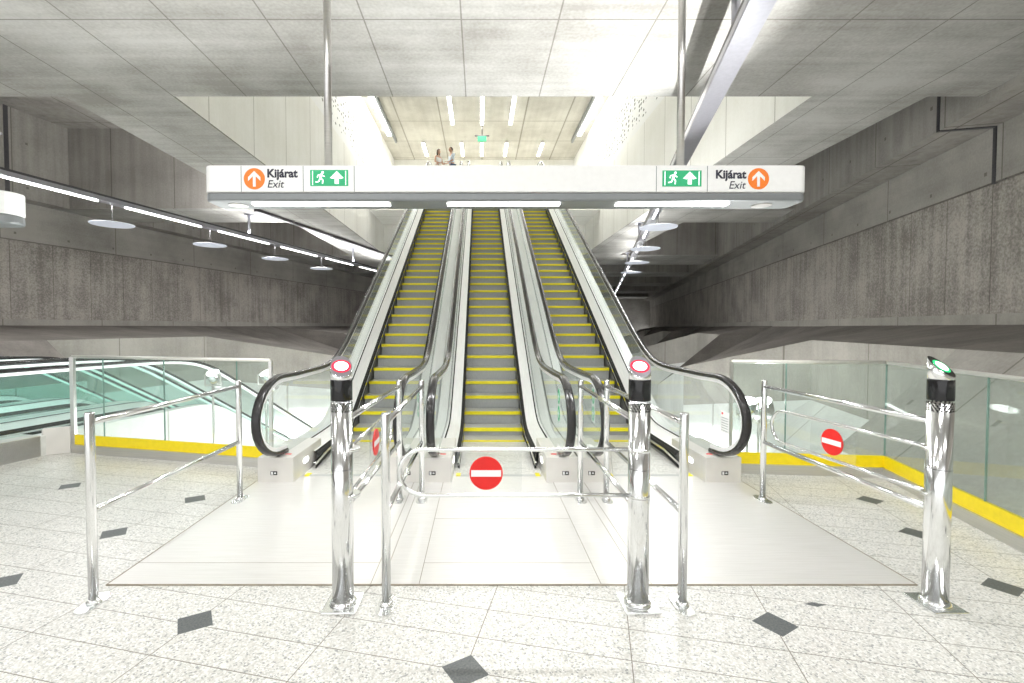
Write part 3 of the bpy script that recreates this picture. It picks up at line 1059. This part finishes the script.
def make_sign(name, label, x0, x1, y0, full=True):
    r = thing(name, label, 'sign', (0, 0, 0))
    y1 = y0 + 0.34
    zt, zm, zb = 3.155, 2.905, 2.825
    body = mb('white').prism(stadium(x0, x1, y0, y1, 0.07), 'z', zm, zt).build('sign_box', r, bevel=0.012)
    mb('grey').prism(stadium(x0 + 0.004, x1 - 0.004, y0 + 0.004, y1 - 0.004, 0.066), 'z', zb, zm).build('lower_band', r, bevel=0.02)
    if full:
        for px0, px1 in ((-2.16, -0.86), (-0.31, 0.76), (1.30, 2.36)):
            mb('diff').box(px0, px1, y0 + 0.07, y0 + 0.16, zb - 0.012, zb + 0.002).build('strip_lamp', r)
            area('sign_lamp_light', ((px0 + px1) / 2, y0 + 0.115, zb - 0.02), px1 - px0, 0.09, 17)
        for cx in (-2.33, 2.72):
            mb('brushed').cyl((cx, y0 + 0.17, zb - 0.006), (cx, y0 + 0.17, zb), 0.09, n=28).build('round_speaker', r)
        for cx in (-1.46, 1.93):
            mb('brushed').cyl((cx, y0 + 0.17, zt - 0.02), (cx, y0 + 0.17, ZC), 0.036, n=24).build('hanger_pole', r)
    return r


SX0, SX1, SY = -2.528, 3.008, 4.60   # front face, px to metres below
sign = make_sign('hanging_sign', 'long white hanging sign box with Kijárat Exit lettering and orange arrows', SX0 - 0.045, SX1 + 0.045, SY)
K = 5.536 / 595.0
def sx(px): return SX0 + (px - 208) * K
def sz(py): return 3.155 - (py - 165) * 0.00925
fy = SY - 0.0015
for px in (241, 303, 354, 656, 707):
    mb('grey').box(sx(px) - 0.003, sx(px) + 0.003, fy, fy + 0.003, sz(191.5), sz(166)).build('panel_joint', sign)
for px in (254.2, 758):
    cx, cz = sx(px), sz(178.8)
    d = mb('orange').cyl((cx, fy - 0.001, cz), (cx, fy + 0.002, cz), 0.098, n=40).build('orange_disc', sign)
    b = mb('signwhite'); arrow_up(b, cx, fy - 0.003, cz, 0.145, 0.115, 0.026, fy - 0.001)
    b.build('white_arrow', d)
R90 = (PI / 2, 0, 0)
text_mesh('Kijárat', 0.106, 'lettering', 'ink', sign, (sx(266.8), fy - 0.001, sz(177.2)), R90, bold=0.0035)
text_mesh('Exit', 0.100, 'lettering', 'ink', sign, (sx(266.6), fy - 0.001, sz(187.6)), R90, shear=0.22)
text_mesh('Kijárat', 0.106, 'lettering', 'ink', sign, (sx(745.4), fy - 0.001, sz(178.2)), R90, bold=0.0035, align='RIGHT')
text_mesh('Exit', 0.100, 'lettering', 'ink', sign, (sx(744.6), fy - 0.001, sz(188.6)), R90, shear=0.22, align='RIGHT')


def running_man(b, cx, cz, h, y0, y1):
    S = h
    def bar(x0, z0, x1, z1, t):
        d = Vector((x1 - x0, z1 - z0)); n = Vector((-d.y, d.x)).normalized() * t / 2
        pts = [(cx + (x0) * S + n.x * S, cz + z0 * S + n.y * S), (cx + x0 * S - n.x * S, cz + z0 * S - n.y * S),
               (cx + x1 * S - n.x * S, cz + z1 * S - n.y * S), (cx + x1 * S + n.x * S, cz + z1 * S + n.y * S)]
        b.prism(pts, 'y', y0, y1)
    b.cyl((cx + 0.14 * S, y0, cz + 0.40 * S), (cx + 0.14 * S, y1, cz + 0.40 * S), 0.09 * S, n=14)
    bar(0.08, 0.28, -0.04, -0.02, 0.16)
    bar(0.06, 0.24, 0.28, 0.10, 0.07); bar(0.04, 0.26, -0.20, 0.20, 0.07); bar(-0.20, 0.20, -0.26, 0.02, 0.07)
    bar(-0.02, 0.0, 0.16, -0.16, 0.09); bar(0.16, -0.16, 0.12, -0.42, 0.08)
    bar(-0.04, 0.0, -0.14, -0.26, 0.09); bar(-0.14, -0.26, -0.38, -0.30, 0.08)


def pictogram(px0, px1, py0, py1, parent):
    x0, x1, z1, z0 = sx(px0), sx(px1), sz(py0), sz(py1)
    p = mb('exitlit').box(x0, x1, fy - 0.001, fy + 0.001, z0, z1).build('exit_pictogram', parent)
    b = mb('exitwhite')
    cz = (z0 + z1) / 2; h = z1 - z0
    running_man(b, x0 + (x1 - x0) * 0.28, cz, h * 0.86, fy - 0.003, fy - 0.001)
    b.box(x0 + 0.02, x0 + 0.026, fy - 0.003, fy - 0.001, z0 + 0.01, z1 - 0.01)
    b.box(x1 - 0.026, x1 - 0.02, fy - 0.003, fy - 0.001, z0 + 0.01, z1 - 0.01)
    ax = x0 + (x1 - x0) * 0.70
    b.box(ax - 0.018, ax + 0.018, fy - 0.003, fy - 0.001, z0 + 0.02, cz + 0.02)
    b.prism([(ax - 0.062, cz + 0.0), (ax, cz + h * 0.42), (ax + 0.062, cz + 0.0), (ax + 0.03, cz - 0.008), (ax, cz + 0.025), (ax - 0.03, cz - 0.008)], 'y', fy - 0.003, fy - 0.001)
    b.build('running_figure_and_arrow', p)


pictogram(310, 348, 170, 186, sign)
pictogram(662, 701, 170.5, 186.5, sign)

r = thing('hanging_sign', 'rounded white end of a second hanging sign box at the left edge', 'sign')
x0, x1 = -9.2, -5.20; y0 = 5.4
mb('white').prism(stadium(x0, x1, y0, y0 + 0.34, 0.15), 'z', 2.905, 3.155).build('sign_box', r, bevel=0.012)
mb('grey').prism(stadium(x0 + 0.004, x1 - 0.004, y0 + 0.004, y0 + 0.336, 0.146), 'z', 2.80, 2.905).build('lower_band', r, bevel=0.02)
for cx in (-8.2, -6.1):
    mb('brushed').cyl((cx, y0 + 0.17, 3.14), (cx, y0 + 0.17, ZC), 0.036, n=24).build('hanger_pole', r)


# ================================================================ LAMPS
def lamp_track(label, v, s0, s1, tubes, hangers, z=4.74, ln=2.5):
    r = thing('lamp_track', label, 'lamp track', (0, 0, 0), -TH, 'suspended lamp tracks')
    w, h = 0.13, 0.15
    mb('dark').box(v - w, v + w, s0, s1, z + 0.10, z + h).build('track_cap', r)
    mb('track').box(v - w, v + w, s0, s1, z + 0.02, z + 0.10).build('track_body', r)
    mb('track').box(v - w + 0.004, v + w - 0.004, s0, s1, z, z + 0.02).build('track_underside', r)
    mb('dark').box(v + 0.75, v + 0.87, max(s0, 14.2), s1, ZC - 0.10, ZC).build('ceiling_rail', r) if v < 0 else None
    for s in tubes:
        mb('tube').box(v - 0.015, v + 0.015, s, s + ln, z - 0.028, z - 0.004).build('tube_lamp', r)
    for s in hangers:
        mb('track').cyl((v, s, z + h), (v, s, ZC), 0.05, n=16).cyl((v, s, ZC - 0.02), (v, s, ZC), 0.16, n=20).build('hanger', r)
    return r


lamp_track('suspended lamp track with white tubes running along the left wall', -11.9, 1.0, 60,
           [9.9 + 0.35 + 3.2 * k for k in range(-3, 12)], [7.4, 14.9, 22.4, 29.9])
lamp_track('suspended dark lamp track crossing the light well at the right', 1.5, 0.0, 60,
           [9.9 + 0.35 + 3.2 * k for k in range(1, 13)], [6.2, 19.6, 27.2], ln=1.3)

first = None
names = ['nearest', 'second', 'third', 'farthest']
def pend_disc():
    b = MB().mat('pend')
    b.lathe([(0.47, -0.03), (0.475, -0.012)], n=40)
    b.mat('white').lathe([(0.475, -0.0119), (0.30, 0.02), (0.03, 0.04)], n=40)
    return b
def make_pendant(loc, label, group):
    r = thing('disc_pendant', label, 'pendant lamp', loc, 0, group)
    pend_disc().build('disc_shade', r)
    mb('dark').cyl((0, 0, 0.03), (0, 0, 4.74 - 4.25 - 0.002), 0.005, n=8).build('suspension_rod', r)
    return r
P0 = make_pendant(st(9.9, -11.9, 4.25), 'first of the disc pendants at the left, counted from the white sign end', 'disc pendants under the left lamp track')
for k, lab in ((1, 'second disc pendant along the left lamp track'), (2, 'third disc pendant along the left lamp track'),
               (3, 'fourth and smallest disc pendant along the left lamp track, next to the escalator')):
    c = copy_tree(P0); c.location = st(9.9 + 3.2 * k, -11.9, 4.25); c['label'] = lab
for k, lab in ((1, 'largest disc pendant under the right lamp track, just below the hanging sign'), (2, 'second disc pendant under the right lamp track'),
               (3, 'third disc pendant under the right lamp track'), (4, 'fourth disc pendant under the right lamp track')):
    c = copy_tree(P0); c.location = st(9.9 + 3.6 * k, 1.5, 4.25); c['label'] = lab
    c['group'] = 'disc pendants under the right lamp track'

# housings of the added hall lamps, behind and above the camera
r0 = None
for i, (lx, ly) in enumerate(HALL_FILL_LAMPS):
    r = thing('added_ceiling_light', 'linear ceiling light added out of view to brighten the gate hall', 'ceiling light', (lx, ly, 5.42), 0, 'ceiling lights added over the gate hall')
    mb('white').box(-0.8, 0.8, -0.18, 0.18, 0.0, 0.17).build('housing', r)

# upper hall lamps
def up_tube(x, y, ln, label, z=11.62, group='tube lamps of the upper hall'):
    r = thing('ceiling_tube', label, 'tube lamp', (x, y, z), 0, group)
    mb('tubeup').box(-0.085, 0.085, 0, ln, 0, 0.06).build('tube_lamp', r)
    mb('grey').box(-0.07, 0.07, 0, ln, 0.06, 0.10).build('housing', r)
    mb('dark').box(-0.02, 0.02, ln * 0.5 - 0.02, ln * 0.5 + 0.02, 0.10, 0.23).build('bracket', r)
    return r
for x, nm in ((-1.35, 'left'), (0.10, 'middle'), (1.50, 'right')):
    up_tube(x, 20.6, 1.9, 'tube lamp nearest the front edge of the upper ceiling, %s row' % nm)
    up_tube(x, 22.6, 1.9, 'second tube lamp from the front edge of the upper ceiling, %s row' % nm)
for x, nm in ((-3.1, 'first'), (-1.0, 'second'), (0.10, 'third'), (1.45, 'fourth'), (3.4, 'last')):
    up_tube(x, 27.0, 2.0, 'far tube lamp above the two people, %s of the row from the left' % nm)
for x, nm in ((-4.75, 'left'), (5.2, 'right')):
    r = thing('cove_lamp', 'long bright cove lamp along the %s wall of the upper hall' % nm, 'cove lamp', (x, 10, 11.66))
    mb('tubeup').box(-0.11, 0.11, 0, 16, 0, 0.06).build('tube_lamp', r)
    mb('grey').box(0.14 if x < 0 else -0.24, 0.24 if x < 0 else -0.14, 0, 17, 0.0, 0.19).build('housing', r)
r = thing('exit_sign', 'small green exit sign hanging from the upper ceiling', 'exit sign', (0.1, 24.6, 11.0))
mb('exitlit').box(-0.22, 0.22, 0, 0.06, -0.14, 0.12).build('sign_face', r)
mb('dark').box(-0.36, 0.36, -0.01, 0.08, 0.12, 0.16).cyl((0, 0.03, 0.17), (0, 0.03, 0.85), 0.02, n=8).build('hanger', r)

# uplights behind the glass railings
def uplight(x, y, z, target, label, power, rad=0.105, base=0.0, cone=95, blend=0.9):
    r = thing('uplight', label, 'spotlight', (x, y, base), 0, 'cylindrical uplights behind the railings')
    mb('brushed').cyl((0, 0, 0), (0, 0, z - base - 0.16), 0.014, n=12).cyl((0, 0, 0), (0, 0, 0.015), 0.07, n=16).build('pole', r)
    d = (Vector(target) - Vector((x, y, z))).normalized()
    c = Vector((0, 0, z - base))
    mb('brushed').tube([c + Vector((-rad - 0.02, 0, -0.02)), c + Vector((-rad - 0.02, 0, -0.17)), c + Vector((rad + 0.02, 0, -0.17)), c + Vector((rad + 0.02, 0, -0.02))], 0.012, n=8).build('yoke', r)
    mb('chrome').cyl(c - d * 0.26, c, rad * 0.72, rad, n=28).build('lamp_body', r)
    mb('diff').cyl(c + d * 0.001, c + d * 0.008, rad * 0.92, n=28).build('lamp_lens', r)
    if power:
        spot('uplight_beam', Vector((x, y, z)) + d * 0.03, target, power, math.radians(cone), blend, 0.04)
    return r


uplight(3.28, 5.98, 0.75, (2.9, 4.6, ZC), 'small chrome uplight behind the glass, right next to the escalator newel', 120, rad=0.115)
uplight(4.0, 7.0, 0.56, (1.4, 6.6, ZC), 'larger chrome uplight behind the glass, between railing post and open gate', 1500, rad=0.18, base=-0.7, cone=60, blend=0.6)
uplight(-3.62, 6.62, 1.03, (-3.9, 4.4, ZC), 'left one of the two chrome uplights behind the left glass railing', 160, rad=0.085, base=-0.6)
uplight(-2.90, 6.62, 1.03, (-4.4, 4.6, ZC), 'right one of the two chrome uplights behind the left glass railing, near the newel', 160, rad=0.085, base=-0.6)

r = thing('added_shaft_lamp', 'long lamp added on the side of the left escalator to brighten the descending shaft', 'lamp', (-2.50, 7.4, -0.55))
mb('white').box(-0.08, 0.05, 0, 2.4, 0, 0.2).build('housing', r, bevel=0.01)  # housing made up for the added shaft light

# notices, stickers and, at the left escalator, a painted exit sign reflection (flat sheets on the glass)
n_ = thing('notice', 'small white printed notice on the glass of the right-most balustrade', 'notice', (2.52, 4.93, 0.66), 0)
b = mb('paper').box(-0.002, 0.002, -0.0, 0.17, -0.10, 0.12)
b.mat('red').box(-0.004, -0.002, 0.12, 0.15, 0.085, 0.105)
b.mat('grey')
for k in range(6): b.box(-0.004, -0.002, 0.02, 0.15, -0.08 + k * 0.026, -0.075 + k * 0.026)
b.build('sheet', n_)
for (x, y, z, lab) in ((-0.826, 6.6, 0.62, 'green exit sign reflection painted on the left escalator balustrade'),
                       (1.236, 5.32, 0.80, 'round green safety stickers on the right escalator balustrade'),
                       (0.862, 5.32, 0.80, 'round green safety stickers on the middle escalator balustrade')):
    n_ = thing('sticker_and_reflection', lab, 'sticker', (x, y, z), 0, 'green safety stickers on the balustrades')
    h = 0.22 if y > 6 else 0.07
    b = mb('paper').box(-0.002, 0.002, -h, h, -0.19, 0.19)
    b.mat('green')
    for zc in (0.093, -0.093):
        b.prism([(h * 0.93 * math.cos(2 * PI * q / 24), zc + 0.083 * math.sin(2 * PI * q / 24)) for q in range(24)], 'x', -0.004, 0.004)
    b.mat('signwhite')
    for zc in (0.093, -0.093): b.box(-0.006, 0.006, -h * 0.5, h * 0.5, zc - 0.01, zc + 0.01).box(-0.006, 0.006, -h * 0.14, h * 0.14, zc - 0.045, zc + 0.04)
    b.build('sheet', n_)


# ================================================================ PEOPLE
def skinned(name, verts, edges, radii, mat, parent, loc=(0, 0, 0), sub=2, root=0):
    me = bpy.data.meshes.new(name)
    me.from_pydata([tuple(v) for v in verts], edges, [])
    o = bpy.data.objects.new(name, me); COL.objects.link(o)
    s = o.modifiers.new('skin', 'SKIN'); s.use_smooth_shade = True
    sv = me.skin_vertices[0].data
    for i, r in enumerate(radii):
        sv[i].radius = (r, r) if not isinstance(r, tuple) else r
        sv[i].use_root = (i == root)
    m = o.modifiers.new('sub', 'SUBSURF'); m.levels = sub; m.render_levels = sub
    bpy.context.view_layer.update()
    em = bpy.data.meshes.new_from_object(o.evaluated_get(bpy.context.evaluated_depsgraph_get()))
    bpy.data.objects.remove(o)
    em.materials.clear(); em.materials.append(M[mat])
    for p in em.polygons: p.use_smooth = True
    return em


def join_mesh(name, meshes, parent):
    bm = bmesh.new(); mats = []
    for me in meshes:
        k = len(mats); mats.append(me.materials[0])
        n0 = len(bm.faces)
        bm.from_mesh(me)
        bm.faces.ensure_lookup_table()
        for f in bm.faces[n0:]: f.material_index = k
    me = bpy.data.meshes.new(name); bm.to_mesh(me); bm.free()
    for m in mats: me.materials.append(m)
    o = bpy.data.objects.new(name, me); COL.objects.link(o); o.parent = parent
    return o


def make_person(label, loc, rz, h, woman):
    """faces local +x, leaning slightly on a rail in front"""
    r = thing('person', label, 'person', loc, rz, 'people talking on the upper floor')
    k = h / 1.75
    V = []; E = []; R = []
    def add(p, rad, par=None):
        V.append(Vector(p) * k); R.append(rad * k if not isinstance(rad, tuple) else (rad[0] * k, rad[1] * k))
        if par is not None: E.append((par, len(V) - 1))
        return len(V) - 1
    pel = add((0, 0, 0.95), 0.125)
    wst = add((0.0, 0, 1.10), 0.115, pel); chs = add((0.01, 0, 1.30), 0.135, wst)
    nb = add((0.01, 0, 1.46), 0.060, chs); nt = add((0.03, 0, 1.54), 0.052, nb)
    hands = []
    for sg in (-1, 1):
        hp = add((0, sg * 0.09, 0.88), 0.085, pel); kn = add((0.02, sg * 0.10, 0.50), 0.058, hp)
        an = add((-0.01, sg * 0.10, 0.09), 0.038, kn); add((0.13, sg * 0.11, 0.04), 0.034, an)
        sh = add((0.0, sg * 0.17, 1.40), 0.055, chs); el = add((0.02 if sg < 0 else 0.06, sg * 0.23, 1.12), 0.040, sh)
        wr = add((0.24, sg * 0.14, 1.03), 0.026, el); pa = add((0.31, sg * 0.12, 1.03), 0.030, wr)
        hands.append((pa, sg))
    body = skinned('b', V, E, R, 'skin', r)
    parts = [body]
    for pa, sg in hands:
        base = V[pa] / k
        for f in range(5):
            off = (f - 1.5) * 0.018
            if f == 4:
                pts = [base + Vector((0.0, -sg * 0.02, 0.0)), base + Vector((0.03, -sg * 0.05, 0.01)), base + Vector((0.05, -sg * 0.055, -0.005))]
            else:
                ln = (0.075, 0.085, 0.08, 0.06)[f]
                pts = [base + Vector((0.01, off, 0)), base + Vector((0.03 + ln * 0.5, off, 0.0)), base + Vector((0.03 + ln, off, -0.02))]
            parts.append(skinned('f', [p * k for p in pts], [(0, 1), (1, 2)], [0.009 * k] * 3, 'skin', r, sub=1))
    # head with face
    bm = bmesh.new()
    bmesh.ops.create_uvsphere(bm, u_segments=24, v_segments=16, radius=1.0)
    for v in bm.verts:
        x, y, z = v.co
        wz = 1.0 if z > 0 else 1 - 0.28 * (-z) ** 1.5
        v.co = Vector((x * 0.092 * wz, y * 0.076 * wz, z * 0.118))
    for dx, dy, dz, rr, amp in ((0.092, 0, -0.01, 0.022, 0.022), (0.09, 0, -0.055, 0.02, 0.006), (0.088, 0.03, 0.015, 0.014, -0.008), (0.088, -0.03, 0.015, 0.014, -0.008),
                                (0.0, 0.078, -0.005, 0.022, 0.0), (0.0, -0.078, -0.005, 0.022, 0.0)):
        for v in bm.verts:
            d = (v.co - Vector((dx, dy, dz))).length
            if d < rr * 1.6: v.co.x += amp * (1 - d / (rr * 1.6))
    for sg in (-1, 1):
        e = bmesh.ops.create_uvsphere(bm, u_segments=8, v_segments=6, radius=0.024)
        for v in e['verts']: v.co = Vector((v.co.x * 0.7, v.co.y * 0.35 + sg * 0.079, v.co.z * 1.2 - 0.005))
    for f in bm.faces: f.smooth = True
    for v in bm.verts: v.co = (v.co + Vector((0.045, 0, 1.635))) * k
    hm = bpy.data.meshes.new('h'); bm.to_mesh(hm); bm.free(); hm.materials.append(M['skin'])
    parts.append(hm)
    join_mesh('body', parts, r)
    # eyes and mouth
    b = mb('ink')
    for sg in (-1, 1): b.cyl((0.124 * k, sg * 0.03 * k, 1.65 * k), (0.131 * k, sg * 0.03 * k, 1.65 * k), 0.009 * k, n=10)
    b.mat('red').box(0.12 * k, 0.1325 * k, -0.022 * k, 0.022 * k, 1.575 * k, 1.585 * k)
    b.build('eyes_and_mouth', r)
    # hair
    bm = bmesh.new()
    bmesh.ops.create_uvsphere(bm, u_segments=24, v_segments=16, radius=1.0)
    kill = [v for v in bm.verts if (v.co.x > 0.45 and v.co.z < 0.45) or (v.co.z < (-0.99 if woman else -0.25))]
    bmesh.ops.delete(bm, geom=kill, context='VERTS')
    for v in bm.verts:
        x, y, z = v.co
        if woman and z < 0:
            v.co = Vector((x * 0.10 - 0.02, y * 0.10, z * 0.26))
        else:
            v.co = Vector((x * 0.102 - 0.006, y * 0.087, z * 0.131))
    for v in bm.verts: v.co = (v.co + Vector((0.04, 0, 1.645))) * k
    for f in bm.faces: f.smooth = True
    hm = bpy.data.meshes.new('hair'); bm.to_mesh(hm); bm.free(); hm.materials.append(M['hair'])
    o = bpy.data.objects.new('hair', hm); COL.objects.link(o); o.parent = r
    s = o.modifiers.new('solid', 'SOLIDIFY'); s.thickness = 0.012
    # clothes follow the body
    def garment(name, idx, grow, mat, ends=None):
        mp = {i: j for j, i in enumerate(idx)}
        ed = [(mp[a], mp[b]) for a, b in E if a in mp and b in mp]
        me = skinned('g', [V[i] for i in idx], ed, [R[i] + grow for i in idx], mat, r)
        return join_mesh(name, [me], r)
    arms = [9, 10] + [17, 18]
    # indices: 0 pel 1 wst 2 chs 3 nb 4 nt ; per side: hp kn an toe sh el wr pa
    garment('shirt', [0, 1, 2, 9, 10, 17, 18] if not woman else [0, 1, 2, 9, 17], 0.016, 'cloth' if woman else 'cloth2')
    garment('trousers', [0, 5, 6, 7, 13, 14, 15], 0.012, 'cloth' if woman else 'jeans')
    for b0 in (5, 13):
        garment('shoe', [b0 + 2, b0 + 3], 0.012, 'shoe')
    return r


make_person('person in a white top with long dark hair above the escalators', (-1.80, 21.32, Z_UP + 0.005), math.radians(-40), 1.58, True)
make_person('person in a pale blue shirt with short dark hair above the escalators', (-1.22, 21.32, Z_UP + 0.005), math.radians(-150), 1.66, False)

# low counter on the upper floor
r = thing('bench_planter', 'low grey cabinet beside the two people on the upper floor', 'cabinet', (-0.55, 23.9, Z_UP))
mb('grey').box(-0.1, 0.8, 0, 0.4, 0.10, 1.35).build('cabinet_body', r, bevel=0.01)
mb('dark').box(-0.08, 0.0, 0.02, 0.36, 0, 0.10).box(0.70, 0.78, 0.02, 0.36, 0, 0.10).build('feet', r)
r = thing('upper_railing', 'white railing with a dark top bar across the upper floor', 'railing', (0.9, 24.4, Z_UP))
mb('dark').box(0, 3.4, -0.02, 0.02, 1.28, 1.34).build('top_bar', r)
for x in (0.0, 1.1, 2.2, 3.36): mb('dark').box(x, x + 0.04, -0.02, 0.02, 0, 1.28).build('post', r)
mb('glass').box(0.04, 3.36, -0.004, 0.004, 0.1, 1.28).build('glass_pane', r)
